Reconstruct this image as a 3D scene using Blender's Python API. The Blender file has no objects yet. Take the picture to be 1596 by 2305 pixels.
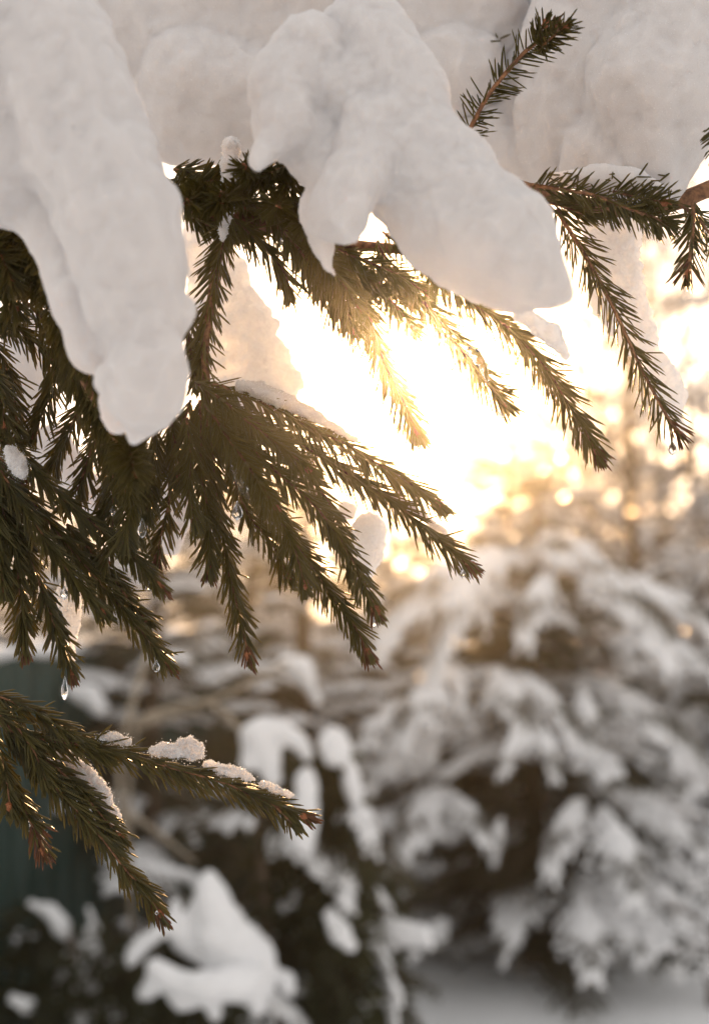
import bpy, bmesh, math, random
import numpy as np
from mathutils import Vector, Matrix, Euler
from mathutils import noise as mn
random.seed(7); np.random.seed(7)
S = bpy.context.scene
C = S.collection
R = math.radians
# ------------------------------------------------------------------ camera
PITCH = R(3.0); CAMZ = 1.6
FPX, CX, CY = 3325.0, 798.0, 1152.5          # focal length and centre in reference units (1596 wide)
cam = bpy.data.cameras.new('camera'); camo = bpy.data.objects.new('camera', cam); C.objects.link(camo)
camo.location = (0, 0, CAMZ); camo.rotation_euler = (R(90) + PITCH, 0, 0)
cam.sensor_fit = 'HORIZONTAL'; cam.sensor_width = 24.0; cam.lens = 50.0
cam.clip_start = 0.02; cam.clip_end = 2000
cam.dof.use_dof = True; cam.dof.focus_distance = 1.0; cam.dof.aperture_fstop = 4.0
S.camera = camo
FW = Vector((0, math.cos(PITCH), math.sin(PITCH))); UP = Vector((0, -math.sin(PITCH), math.cos(PITCH))); RT = Vector((1, 0, 0))
def P(x, y, d):
    """the point seen in direction (x, y) of the photograph at depth d metres"""
    return Vector((0, 0, CAMZ)) + FW * d + RT * ((x - CX) / FPX * d) + UP * ((CY - y) / FPX * d)
# ------------------------------------------------------------------ light
sdir = (P(960, 800, 1) - Vector((0, 0, CAMZ))).normalized()
SUN_EL = math.asin(sdir.z); SUN_AZ = math.atan2(sdir.x, sdir.y)
w = bpy.data.worlds.new("World"); S.world = w; w.use_nodes = True
nt = w.node_tree; nt.nodes.clear()
sky = nt.nodes.new('ShaderNodeTexSky'); sky.sky_type = 'NISHITA'; sky.sun_disc = False
sky.sun_elevation = SUN_EL; sky.sun_rotation = SUN_AZ; sky.air_density = 1.0; sky.dust_density = 1.0; sky.ozone_density = 0.6
hs = nt.nodes.new('ShaderNodeHueSaturation'); hs.inputs['Saturation'].default_value = 0.35
mx = nt.nodes.new('ShaderNodeMix'); mx.data_type = 'RGBA'; mx.blend_type = 'MULTIPLY'; mx.inputs[0].default_value = 1
mx.inputs[7].default_value = (1.0, 0.92, 0.84, 1)
bg = nt.nodes.new('ShaderNodeBackground'); bg.inputs['Strength'].default_value = 0.15
out = nt.nodes.new('ShaderNodeOutputWorld')
nt.links.new(sky.outputs[0], hs.inputs['Color']); nt.links.new(hs.outputs[0], mx.inputs[6])
sky_fill = nt.nodes.new('ShaderNodeMix'); sky_fill.data_type = 'RGBA'; sky_fill.inputs[0].default_value = 0.78   # even pale fill added to the sky to brighten the ground snow
sky_fill.inputs[7].default_value = (2.5, 2.41, 2.35, 1)
nt.links.new(mx.outputs[2], sky_fill.inputs[6]); nt.links.new(sky_fill.outputs[2], bg.inputs[0]); nt.links.new(bg.outputs[0], out.inputs[0])
sl = bpy.data.lights.new('sun', 'SUN'); so = bpy.data.objects.new('sun', sl); C.objects.link(so)
sl.energy = 4.5; sl.angle = R(0.53); sl.color = (1.0, 0.57, 0.24)
so.rotation_euler = sdir.to_track_quat('Z', 'Y').to_euler()
vs = S.view_settings; vs.view_transform = 'Standard'; vs.look = 'None'; vs.gamma = 1; vs.use_curve_mapping = False
vs.exposure = 1.25
S.cycles.volume_bounces = 0
S.cycles.max_bounces = 8; S.cycles.transparent_max_bounces = 8
S.cycles.sample_clamp_indirect = 6.0
# ------------------------------------------------------------------ materials
def mat(name):
    m = bpy.data.materials.new(name); m.use_nodes = True
    n = m.node_tree.nodes; b = n['Principled BSDF']; return m, m.node_tree, b
def ramp(nt, fac, c0, c1, p0=0.0, p1=1.0):
    r = nt.nodes.new('ShaderNodeValToRGB'); e = r.color_ramp.elements
    e[0].color = (*c0, 1); e[1].color = (*c1, 1); e[0].position = p0; e[1].position = p1
    nt.links.new(fac, r.inputs[0]); return r.outputs[0]
def noise_tex(nt, scale, detail=4, coord='Object'):
    tc = nt.nodes.new('ShaderNodeTexCoord'); n = nt.nodes.new('ShaderNodeTexNoise')
    n.inputs['Scale'].default_value = scale; n.inputs['Detail'].default_value = detail
    nt.links.new(tc.outputs[coord], n.inputs['Vector']); return n.outputs['Fac']
def bump(nt, b, h, strength, dist):
    bp = nt.nodes.new('ShaderNodeBump'); bp.inputs['Strength'].default_value = strength; bp.inputs['Distance'].default_value = dist
    nt.links.new(h, bp.inputs['Height']); nt.links.new(bp.outputs[0], b.inputs['Normal'])
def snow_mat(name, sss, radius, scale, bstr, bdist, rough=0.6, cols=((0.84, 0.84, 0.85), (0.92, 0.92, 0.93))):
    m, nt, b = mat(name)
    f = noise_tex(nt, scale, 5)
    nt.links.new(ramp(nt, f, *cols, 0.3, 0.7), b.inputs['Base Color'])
    b.inputs['Roughness'].default_value = rough
    b.inputs['Subsurface Weight'].default_value = sss
    b.inputs['Subsurface Radius'].default_value = (1.0, 0.9, 0.8)
    b.inputs['Subsurface Scale'].default_value = radius
    bump(nt, b, f, bstr, bdist)
    return m
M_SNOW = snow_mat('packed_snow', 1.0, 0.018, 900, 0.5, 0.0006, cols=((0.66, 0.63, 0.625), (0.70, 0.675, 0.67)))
M_GLAZE = snow_mat('glazed_snow', 0.6, 0.01, 200, 0.6, 0.002, rough=0.12)
M_SNOWFAR = snow_mat('tree_snow', 0.0, 0.02, 40, 0.5, 0.01)
M_GROUND = snow_mat('ground_snow', 0.0, 0.02, 30, 0.2, 0.01, cols=((0.90, 0.91, 0.92), (0.94, 0.95, 0.96)))
# granular melting snow on the twigs: rough, half transparent grains
M_GRAIN, nt_, b = mat('granular_snow')
b.inputs['Base Color'].default_value = (0.9, 0.9, 0.91, 1); b.inputs['Roughness'].default_value = 0.18
t_ = nt_.nodes.new('ShaderNodeBsdfTranslucent'); t_.inputs['Color'].default_value = (0.92, 0.92, 0.92, 1)
ms_ = nt_.nodes.new('ShaderNodeMixShader'); ms_.inputs[0].default_value = 0.5
nt_.links.new(b.outputs[0], ms_.inputs[1]); nt_.links.new(t_.outputs[0], ms_.inputs[2]); nt_.links.new(ms_.outputs[0], nt_.nodes['Material Output'].inputs[0])
M_SLAB = snow_mat('backlit_snow', 1.0, 0.04, 500, 0.8, 0.0015)
M_FLAKE, nt_, b = mat('glint_flake'); nt_.nodes.remove(b)
r_ = nt_.nodes.new('ShaderNodeBsdfRefraction'); r_.inputs['Roughness'].default_value = 0.5; r_.inputs['IOR'].default_value = 1.3
nt_.links.new(r_.outputs[0], nt_.nodes['Material Output'].inputs[0])
M_ICE, nt_, b = mat('clear_ice')
b.inputs['Base Color'].default_value = (0.97, 0.98, 1, 1); b.inputs['Roughness'].default_value = 0.03
b.inputs['Transmission Weight'].default_value = 1.0; b.inputs['IOR'].default_value = 1.31
bump(nt_, b, noise_tex(nt_, 420, 3), 0.35, 0.001)
def needle_mat(name, c0, c1, tr, rough=0.38):
    m, nt, b = mat(name)
    g = nt.nodes.new('ShaderNodeNewGeometry')
    col = ramp(nt, g.outputs['Random Per Island'], c0, c1)
    nt.links.new(col, b.inputs['Base Color']); b.inputs['Roughness'].default_value = rough; b.inputs['Specular IOR Level'].default_value = 0.25
    t = nt.nodes.new('ShaderNodeBsdfTranslucent'); t.inputs['Color'].default_value = tr
    ms = nt.nodes.new('ShaderNodeMixShader'); ms.inputs[0].default_value = 0.36
    o = nt.nodes['Material Output']
    nt.links.new(b.outputs[0], ms.inputs[1]); nt.links.new(t.outputs[0], ms.inputs[2]); nt.links.new(ms.outputs[0], o.inputs[0])
    return m
M_NEEDLE = needle_mat('spruce_needles', (0.030, 0.030, 0.010), (0.088, 0.076, 0.022), (0.42, 0.34, 0.07, 1))
M_NEEDLEB = needle_mat('rusty_needles', (0.09, 0.045, 0.02), (0.17, 0.07, 0.03), (0.3, 0.12, 0.05, 1))
M_FOL = needle_mat('far_needles', (0.030, 0.036, 0.022), (0.065, 0.062, 0.036), (0.10, 0.10, 0.03, 1), 0.6)
M_BARK, nt_, b = mat('twig_bark')
nt_.links.new(ramp(nt_, noise_tex(nt_, 260, 5), (0.10, 0.042, 0.018), (0.30, 0.14, 0.06), 0.35, 0.65), b.inputs['Base Color'])
b.inputs['Roughness'].default_value = 0.7; bump(nt_, b, noise_tex(nt_, 500, 4), 0.7, 0.001)
M_TRUNK, nt_, b = mat('trunk_bark')
nt_.links.new(ramp(nt_, noise_tex(nt_, 14, 6), (0.05, 0.035, 0.025), (0.17, 0.12, 0.085), 0.35, 0.65), b.inputs['Base Color'])
b.inputs['Roughness'].default_value = 0.85; bump(nt_, b, noise_tex(nt_, 30, 5), 0.8, 0.02)
M_STEM, nt_, b = mat('bare_stem_bark')
nt_.links.new(ramp(nt_, noise_tex(nt_, 20, 5), (0.30, 0.25, 0.19), (0.52, 0.44, 0.35), 0.35, 0.65), b.inputs['Base Color'])
b.inputs['Roughness'].default_value = 0.8
M_BUD, nt_, b = mat('bud_scales')
nt_.links.new(ramp(nt_, noise_tex(nt_, 900, 3), (0.16, 0.045, 0.015), (0.42, 0.15, 0.05), 0.35, 0.65), b.inputs['Base Color'])
b.inputs['Roughness'].default_value = 0.5
M_FENCE, nt_, b = mat('green_fence_paint')
nt_.links.new(ramp(nt_, noise_tex(nt_, 3, 6), (0.012, 0.036, 0.031), (0.02, 0.055, 0.046), 0.3, 0.7), b.inputs['Base Color'])
b.inputs['Roughness'].default_value = 0.45; b.inputs['Metallic'].default_value = 0.0
# ------------------------------------------------------------------ helpers
def link_mesh(name, verts, faces, m, parent=None, smooth=False):
    me = bpy.data.meshes.new(name); me.from_pydata(verts, [], faces); me.update()
    if m: me.materials.append(m)
    if smooth: me.polygons.foreach_set('use_smooth', [True] * len(me.polygons))
    o = bpy.data.objects.new(name, me); C.objects.link(o); o.parent = parent
    return o
def use(name, me, parent=None):
    o = bpy.data.objects.new(name, me); C.objects.link(o); o.parent = parent; return o
def thing(name, label, cat, loc=(0, 0, 0), group=None):
    o = bpy.data.objects.new(name, None); C.objects.link(o); o.empty_display_size = 0.05
    o.location = loc; o['label'] = label; o['category'] = cat
    if group: o['group'] = group
    return o
def tag(o, label, cat, group=None):
    o['label'] = label; o['category'] = cat
    if group: o['group'] = group
    return o
def spline(pts, n):
    """Catmull-Rom through points (tuples of equal length), n samples"""
    a = np.array(pts, float)
    if len(a) < 3:
        t = np.linspace(0, 1, n)[:, None]; return a[0] * (1 - t) + a[-1] * t
    a = np.vstack([2 * a[0] - a[1], a, 2 * a[-1] - a[-2]])
    seg = len(a) - 3; out = []
    for u in np.linspace(0, seg - 1e-6, n):
        i = int(u); f = u - i; p0, p1, p2, p3 = a[i:i + 4]
        out.append(0.5 * (2 * p1 + (p2 - p0) * f + (2 * p0 - 5 * p1 + 4 * p2 - p3) * f * f + (3 * p1 - p0 - 3 * p2 + p3) * f ** 3))
    return np.array(out)
def tube_geo(path, radii, sides, V, F, cap=True, jitter=0):
    n = len(path); base = len(V)
    path = [Vector(p) for p in path]
    prevn = None
    for i, p in enumerate(path):
        t = (path[min(i + 1, n - 1)] - path[max(i - 1, 0)]).normalized()
        if prevn is None: prevn = t.orthogonal().normalized()
        nn = (prevn - t * prevn.dot(t)).normalized(); prevn = nn; bb = t.cross(nn)
        for k in range(sides):
            a = 2 * math.pi * k / sides; r = radii[i] * (1 + (random.uniform(-jitter, jitter) if jitter else 0))
            V.append(p + (nn * math.cos(a) + bb * math.sin(a)) * r)
    for i in range(n - 1):
        for k in range(sides):
            k2 = (k + 1) % sides
            F.append((base + i * sides + k, base + i * sides + k2, base + (i + 1) * sides + k2, base + (i + 1) * sides + k))
    if cap:
        F.append(tuple(base + k for k in range(sides))[::-1]); F.append(tuple(base + (n - 1) * sides + k for k in range(sides)))
def needle_geo(p, d, bend, L, r, V, F):
    """one spruce needle: four sided, tapered at both ends, gently curved"""
    s = d.orthogonal().normalized(); q = d.cross(s)
    base = len(V)
    for t, k in ((0.0, 0.5), (0.2, 1.0), (0.86, 0.8)):
        c = p + d * (L * t) + bend * (L * t * t)
        for a, b_ in ((1, 0), (0, .7), (-1, 0), (0, -.7)):
            V.append(c + s * (a * r * k) + q * (b_ * r * k))
    V.append(p + d * L + bend * L)
    for i in range(2):
        for k in range(4):
            k2 = (k + 1) % 4
            F.append((base + i * 4 + k, base + i * 4 + k2, base + i * 4 + 4 + k2, base + i * 4 + 4 + k))
    for k in range(4): F.append((base + 8 + k, base + 8 + (k + 1) % 4, base + 12))
DOWN = Vector((0, 0, -1))
BUD_ME = None
def bud_mesh():
    V, F = [], []
    n, sd = 7, 7
    prof = [(0, .55), (.15, .85), (.35, 1), (.55, .85), (.75, .55), (.9, .3), (1, .05)]
    for i, (z, r) in enumerate(prof):
        for k in range(sd):
            a = 2 * math.pi * k / sd + i * .45; rr = r * (1 + .16 * (k % 2))
            V.append(Vector((math.cos(a) * rr * .42, math.sin(a) * rr * .42, z)))
    for i in range(n - 1):
        for k in range(sd):
            k2 = (k + 1) % sd; F.append((i * sd + k, i * sd + k2, (i + 1) * sd + k2, (i + 1) * sd + k))
    F.append(tuple(range(sd))[::-1]); F.append(tuple((n - 1) * sd + k for k in range(sd)))
    me = bpy.data.meshes.new('bud'); me.from_pydata(V, [], F); me.materials.append(M_BUD); return me
BUD_ME = bud_mesh()
def add_bud(parent, p, d, size):
    o = use('bud', BUD_ME, parent); o.location = p
    o.rotation_euler = d.to_track_quat('Z', 'Y').to_euler(); o.scale = (size, size, size); return o
def shoot(bough, pts, nl=50, spread=38, step=2.6, part=0.75, r0=3.6, r1=1.8, nr=3.2, grav=0.22, buds=2, stray=5, bare=0.0, side=None, rust=0):
    """a leafy twig along pts [(x, y, depth)]: parts twig > needles, stray needles, buds.  bough is an Empty at the origin of its base."""
    off = Vector(bough.location)
    px = spline(pts, max(8, int(sum(math.dist(a[:2], b[:2]) for a, b in zip(pts, pts[1:])) / 14)))
    wp = [P(*q) - off for q in px]; n = len(wp)
    dm = sum(q[2] for q in pts) / len(pts); u = dm / FPX          # metres per reference unit here
    V, F = [], []
    rad = [u * (r0 + (r1 - r0) * i / (n - 1)) for i in range(n)]
    tube_geo(wp, rad, 8, V, F, jitter=.14)
    # leaf cushions: small pegs that the needles sit on
    cum = [0.0]
    for a, b_ in zip(wp, wp[1:]): cum.append(cum[-1] + (b_ - a).length)
    L = cum[-1]; tw_cushion = []
    NV, NF, RV, RF = [], [], [], []
    cnt = int(L / u / (step * 1.05)); spread += 7
    for k in range(cnt):
        s = L * (bare + (1 - bare) * (k + random.random()) / cnt)
        i = max(0, min(n - 2, int(np.searchsorted(cum, s)) - 1)); f = (s - cum[i]) / max(1e-9, cum[i + 1] - cum[i])
        p = wp[i].lerp(wp[i + 1], f); T = (wp[min(i + 2, n - 1)] - wp[max(0, i - 1)]).normalized()
        a = FW.cross(T).normalized(); b_ = T.cross(a)         # a: sideways in the view, b_: towards or away from it
        ph = random.uniform(0, 2 * math.pi)
        N = a * math.cos(ph) + b_ * math.sin(ph)
        tow = -N.dot(FW)
        if tow > 0.55 and random.random() < part: continue
        if side is not None and N.dot(a) * side < 0 and random.random() < .5: continue
        tip = s / L
        ang = R(random.gauss(spread, 7)) * (1 - .45 * max(0, tip - .85) / .15)
        d = (T * math.cos(ang) + N * math.sin(ang) + DOWN * grav * random.uniform(.6, 1.3)).normalized()
        ln = nl * 1.2 * u * random.choice((random.uniform(.82, 1.1), random.uniform(.6, 1.15))) * (1 - .35 * max(0, tip - .9) / .1) * (0.75 + .25 * min(1, tip / .08))
        bend = (T * .12 + Vector((random.gauss(0, .05), random.gauss(0, .05), random.gauss(0, .05)))) 
        tgt = (RV, RF) if (rust and tip > 1 - rust and random.random() < .6) else (NV, NF)
        needle_geo(p + N * rad[i] * .8, d, bend, ln, nr * u * random.uniform(.85, 1.15), *tgt)
        # its cushion
        if k % 2 == 0:
            q = p + N * rad[i] * .75; e = len(V)
            V += [q + T * 1.5 * u * 1.4, q - T * 1.5 * u, q + (T.cross(N)) * 1.2 * u, q - (T.cross(N)) * 1.2 * u, q + N * 2.2 * u + T * u]
            F += [(e, e + 2, e + 4), (e + 2, e + 1, e + 4), (e + 1, e + 3, e + 4), (e + 3, e, e + 4)]
    # terminal brush
    T = (wp[-1] - wp[-3]).normalized()
    for k in range(16):
        a = T.orthogonal().normalized(); b_ = T.cross(a); ph = random.uniform(0, 6.283)
        N = a * math.cos(ph) + b_ * math.sin(ph); ang = R(random.uniform(4, 32))
        needle_geo(wp[-1] - T * u * random.uniform(0, 14), (T * math.cos(ang) + N * math.sin(ang)).normalized(), N * -.05, nl * u * random.uniform(.5, .8), nr * u, *((RV, RF) if rust and random.random() < .7 else (NV, NF)))
    tw = link_mesh('twig', V, F, M_BARK, bough, True)
    nd = link_mesh('needles', NV, NF, M_NEEDLE, tw); nd['kind'] = 'stuff'
    if RV:
        rd = link_mesh('rusty_needles', RV, RF, M_NEEDLEB, tw); rd['kind'] = 'stuff'
    for k in range(stray):
        V2, F2 = [], []
        i = random.randrange(2, n - 2); T = (wp[i + 1] - wp[i - 1]).normalized(); a = FW.cross(T).normalized() * random.choice((-1, 1))
        ang = R(random.uniform(45, 70))
        needle_geo(Vector((0, 0, 0)), (T * math.cos(ang) + a * math.sin(ang) + FW * random.uniform(-.3, .3)).normalized(), T * .1, nl * u * random.uniform(.9, 1.15), nr * u, V2, F2)
        o = link_mesh('needle', V2, F2, M_NEEDLE, tw); o.location = wp[i]
    for k in range(buds):
        T = (wp[-1] - wp[-3]).normalized(); N = Vector((random.gauss(0, 1), random.gauss(0, 1), random.gauss(0, 1)))
        dd = (T + N * (.0 if k == 0 else .28)).normalized()
        add_bud(tw, wp[-1] - T * u * (4 + 9 * (k > 0)) , dd, u * random.uniform(15, 20))
    return tw
def wood(bough, pts, r0, r1):
    off = Vector(bough.location)
    px = spline(pts, 26); wp = [P(*q) - off for q in px]
    u = pts[0][2] / FPX; V, F = [], []
    tube_geo(wp, [u * (r0 + (r1 - r0) * i / 25) for i in range(26)], 12, V, F, jitter=.1)
    o = link_mesh('bough_stem', V, F, M_BARK, bough, True); return o
# snow: spheres strung along paths, fused by voxel remeshing, smoothed, roughened
TEX = {}
def cloud_tex(scale, depth=2):
    k = (scale, depth)
    if k not in TEX:
        t = bpy.data.textures.new('snow_clouds_%d' % len(TEX), 'CLOUDS'); t.noise_scale = scale; t.noise_depth = depth; TEX[k] = t
    return TEX[k]
def fuse(bm, voxel, smooth, disp):
    """bm -> evaluated mesh"""
    me = bpy.data.meshes.new('tmp'); bm.to_mesh(me); bm.free()
    o = bpy.data.objects.new('tmp', me); C.objects.link(o)
    m = o.modifiers.new('r', 'REMESH'); m.mode = 'VOXEL'; m.voxel_size = voxel
    if smooth:
        m = o.modifiers.new('s', 'SMOOTH'); m.factor = .5; m.iterations = smooth
    for sc, st in disp:
        m = o.modifiers.new('d', 'DISPLACE'); m.texture = cloud_tex(sc); m.strength = st; m.mid_level = .5; m.texture_coords = 'LOCAL'
    dg = bpy.context.evaluated_depsgraph_get(); dg.update()
    res = bpy.data.meshes.new_from_object(o.evaluated_get(dg), preserve_all_data_layers=False, depsgraph=dg)
    bpy.data.objects.remove(o); bpy.data.meshes.remove(me)
    res.polygons.foreach_set('use_smooth', [True] * len(res.polygons))
    return res
def blob(bm, c, r, sc=(1, 1, 1)):
    ret = bmesh.ops.create_icosphere(bm, subdivisions=2, radius=r, matrix=Matrix.Translation(c) @ Matrix.Diagonal((*sc, 1)))
def snow(name, label, chains, voxel=.0026, smooth=10, disp=((.055, .015), (.018, .003), (.006, .0018)), m=None, depthscale=1.0, grains=0, grain=1.1, cat='snow clump', group=None, parent=None, bits=()):
    bm = bmesh.new()
    c0 = chains[0][0]; off = P(c0[0], c0[1], c0[2])
    for ch in chains:
        for a, b in zip(ch, ch[1:]) if len(ch) > 1 else [(ch[0], ch[0])]:
            dist = math.dist(a[:2], b[:2]); k = max(1, int(dist / (.35 * min(a[3], b[3]))))
            for i in range(k + 1):
                t = i / k; q = [a[j] * (1 - t) + b[j] * t for j in range(4)]
                blob(bm, P(q[0], q[1], q[2]) - off, q[3] * q[2] / FPX, (1, depthscale, 1))
    me = fuse(bm, voxel, smooth, disp); me.name = name
    me.materials.clear(); me.materials.append(m or M_SNOW)
    if grains:
        # loose crystals and grains sitting on the crust, same mesh
        rng = random.Random(len(me.vertices))
        bm = bmesh.new(); bm.from_mesh(me); bm.verts.ensure_lookup_table(); nv = len(bm.verts)
        u = c0[2] / FPX
        src = [(v.co.copy(), v.normal.copy()) for v in bm.verts]
        V, F = [], []
        for k in range(grains):
            p, nrm = src[rng.randrange(nv)]
            s = grain * u * rng.uniform(.6, 2.2); q = p + nrm * s * rng.uniform(-.1, 1.0)
            if len(chains[0]) > 1 and c0[3] < 15 and rng.random() < .22: q = q + Vector((rng.gauss(0, 1), rng.gauss(0, 1), rng.gauss(-.4, .8))) * u * 7; s *= .8
            ax = [Vector((rng.gauss(0, 1), rng.gauss(0, 1), rng.gauss(0, 1))).normalized() for _ in range(3)]
            e = len(V)
            V += [q + ax[0] * s, q + ax[1] * s, q + ax[2] * s, q - (ax[0] + ax[1] + ax[2]) * s * .6]
            F += [(e, e + 1, e + 2), (e, e + 3, e + 1), (e + 1, e + 3, e + 2), (e + 2, e + 3, e)]
        bv = [bm.verts.new(v) for v in V]
        me.materials.append(M_GRAIN)
        for f in F:
            fc = bm.faces.new([bv[i] for i in f]); fc.material_index = 1
        bm.to_mesh(me); bm.free()
    o = use(name, me, parent); o.location = off
    tag(o, label, cat, group)
    if bits:                       # needles that poke out of the snow
        co = np.empty(len(me.vertices) * 3); me.vertices.foreach_get('co', co); co = co.reshape(-1, 3) + np.array(off)
        rel = co - np.array((0, 0, CAMZ)); dz = rel @ np.array(FW); sx = rel[:, 0] / dz * FPX + CX; sy = CY - (rel @ np.array(UP)) / dz * FPX
        for x0, y0, x1, y1, n in bits:
            for k in range(n):
                x, y = random.uniform(x0, x1), random.uniform(y0, y1)
                near = np.nonzero((sx - x) ** 2 + (sy - y) ** 2 < 90)[0]
                if not len(near): continue
                i = near[np.argmin(dz[near])]; p = Vector(co[i]) - off
                d = Vector((random.gauss(0, 1), -random.uniform(.15, .8), random.gauss(-.1, .8))).normalized()
                V2, F2 = [], []; u = dz[i] / FPX
                needle_geo(Vector((0, 0, 0)), d, DOWN * .05, 44 * u * random.uniform(.4, 1), 3.2 * u, V2, F2)
                q = link_mesh('needle', V2, F2, M_NEEDLE, o); q.location = p - d * 8 * u
    return o
def drop(label, x, y, d, w_, h_, seed=0):
    """a frozen drop: pear shaped, narrow top"""
    u = d / FPX; V, F = [], []; n, sd = 12, 14; rng = random.Random(seed + int(x))
    for i in range(n):
        t = i / (n - 1); r = (math.sin(math.pi * min(1, t ** 1.5)) ** .8 if t < 1 else 0) * .5 + .06 * (1 - t)
        for k in range(sd):
            a = 2 * math.pi * k / sd; rr = (r * w_ * u) * (1 + rng.uniform(-.1, .1)) + 1e-5
            V.append(Vector((math.cos(a) * rr, math.sin(a) * rr, -h_ * u * t)))
    for i in range(n - 1):
        for k in range(sd):
            k2 = (k + 1) % sd; F.append((i * sd + k, (i + 1) * sd + k, (i + 1) * sd + k2, i * sd + k2))
    F.append(tuple(range(sd))[::-1][::-1]); F.append(tuple((n - 1) * sd + k for k in range(sd))[::-1])
    o = link_mesh('ice_drop', V, F, M_ICE, None, True); o.location = P(x, y - h_ / 2, d)
    tag(o, label, 'ice drop', 'frozen drops hanging from the twigs'); return o

#@@STRUCTURE
# ------------------------------------------------------------------ ground
def gz(x, y):
    return .10 * mn.noise(Vector((x * .35, y * .35, 3))) + .03 * mn.noise(Vector((x * 1.3, y * 1.3, 8))) + .5 * max(0, (y - 22) / 60) - .42 * (lambda t: t * t * (3 - 2 * t))(min(1, max(0, (6.0 - y) / 2.2)))
xs = np.concatenate([np.linspace(-145, -12, 14), np.linspace(-11, 11, 90), np.linspace(12, 145, 14)])
ys = np.concatenate([np.linspace(-45, -3, 6), np.linspace(-2, 16, 80), np.linspace(18, 60, 22), np.linspace(70, 170, 8)])
V = [(x, y, gz(x, y)) for y in ys for x in xs]; nx = len(xs)
F = [(j * nx + i, j * nx + i + 1, (j + 1) * nx + i + 1, (j + 1) * nx + i) for j in range(len(ys) - 1) for i in range(nx - 1)]
g = link_mesh('ground', V, F, M_GROUND, None, True); g['kind'] = 'structure'; g['label'] = 'snow covered ground under the trees'

# ------------------------------------------------------------------ background vegetation kit
def foliage_proto(seed, tw=16, blades=26, droop=.25, wid=.42):
    """flat spray of needle-clad side twigs, 1 m long along +x"""
    rng = random.Random(seed); V, F = [], []; SV, SF = [], []; lines = []
    def zx(t): return -droop * t * t + .06 * math.sin(t * 3)
    axis = [Vector((t, .02 * math.sin(t * 5 + seed), zx(t))) for t in np.linspace(0, 1, 10)]
    tube_geo(axis, [.016 * (1 - .8 * i / 9) for i in range(10)], 5, SV, SF); lines.append((axis, 1.0))
    for k in range(tw):
        t = .10 + .88 * k / tw + rng.uniform(-.02, .02)
        i = min(8, int(t * 9)); p = axis[i].lerp(axis[i + 1], t * 9 - i)
        for sgn in (-1, 1):
            ln = wid * (1 - t * .75) * rng.uniform(.65, 1.15) * min(1, .55 + t * 2.2)
            a = R(rng.uniform(38, 62)); d = Vector((math.cos(a), sgn * math.sin(a), rng.uniform(-.25, .05)))
            path = [p + d * (ln * s) + DOWN * (ln * .55 * s * s) for s in np.linspace(0, 1, 5)]
            tube_geo(path, [.006, .005, .004, .003, .002], 4, SV, SF); lines.append((path, .6))
            for s2 in (.35, .6):
                q = path[int(s2 * 4)]
                for g2 in (-1, 1):
                    d2 = (d + Vector((.3, g2 * .8, -.35))).normalized(); l2 = ln * .38 * rng.uniform(.6, 1.2)
                    lines.append(([q + d2 * l2 * s + DOWN * l2 * .4 * s * s for s in np.linspace(0, 1, 4)], .35))
    for path, wgt in lines:
        n = max(6, int(blades * (1.6 if wgt == 1 else 1) * (path[-1] - path[0]).length / .3))
        for k in range(n):
            t = rng.random() * (len(path) - 1.001); i = int(t); q = path[i].lerp(path[i + 1], t - i)
            T = (path[i + 1] - path[i]).normalized()
            N = Vector((rng.gauss(0, 1), rng.gauss(0, 1), rng.gauss(0, 1))); N = (N - T * N.dot(T)).normalized()
            d = (T * .8 + N * .75).normalized(); W = d.orthogonal().normalized() * .0045; l = rng.uniform(.022, .04)
            e = len(V); V += [q - W, q + W, q + d * l]; F.append((e, e + 1, e + 2))
    me = bpy.data.meshes.new('foliage'); me.from_pydata(V, [], F); me.materials.append(M_FOL)
    ms = bpy.data.meshes.new('bough'); ms.from_pydata(SV, [], SF); ms.materials.append(M_TRUNK)
    # snow on top
    bm = bmesh.new()
    for path, wgt in lines:
        if wgt < .5 and rng.random() < .45: continue
        if rng.random() < .12: continue
        for i in range(len(path) - 1):
            for s in (0, .5):
                if rng.random() < .12: continue
                q = path[i].lerp(path[i + 1], s); t = (i + s) / len(path)
                r = (.055 * (1 - .45 * t) if wgt == 1 else .034 * (1 - .3 * t) if wgt > .5 else .022) * rng.uniform(.75, 1.3)
                bmesh.ops.create_icosphere(bm, subdivisions=1, radius=r, matrix=Matrix.Translation(q + Vector((0, 0, r * .55))) @ Matrix.Diagonal((1.25, 1.05, .62, 1)))
    sn = fuse(bm, .013, 3, ((.05, .02),)); sn.name = 'snow'; sn.materials.clear(); sn.materials.append(M_SNOWFAR)
    return me, ms, sn
PROTO = [foliage_proto(s, droop=d) for s, d in ((1, .2), (2, .35), (3, .5), (4, .28))]
def put_bough(tree, base, direction, length, width=1.0, roll=0, k=None, snowy=True, thick=1.0):
    """base in tree space; direction a vector"""
    fol, st, sn = PROTO[random.randrange(4) if k is None else k]
    x = direction.normalized(); z = (Vector((0, 0, 1)) - x * x.z).normalized(); y = z.cross(x)
    q = Matrix((x, y, z)).transposed().to_quaternion()
    from mathutils import Quaternion
    q = q @ Quaternion((1, 0, 0), roll)
    b = use('bough', st, tree); b.rotation_mode = 'QUATERNION'; b.rotation_quaternion = q; b.location = base
    b.scale = (length, length * width, length * (.8 + .2 * width))
    f = use('foliage', fol, b); f['kind'] = 'stuff'
    if snowy:
        s = use('snow', sn, b); s.scale = (1, 1, thick)
    return b
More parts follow.
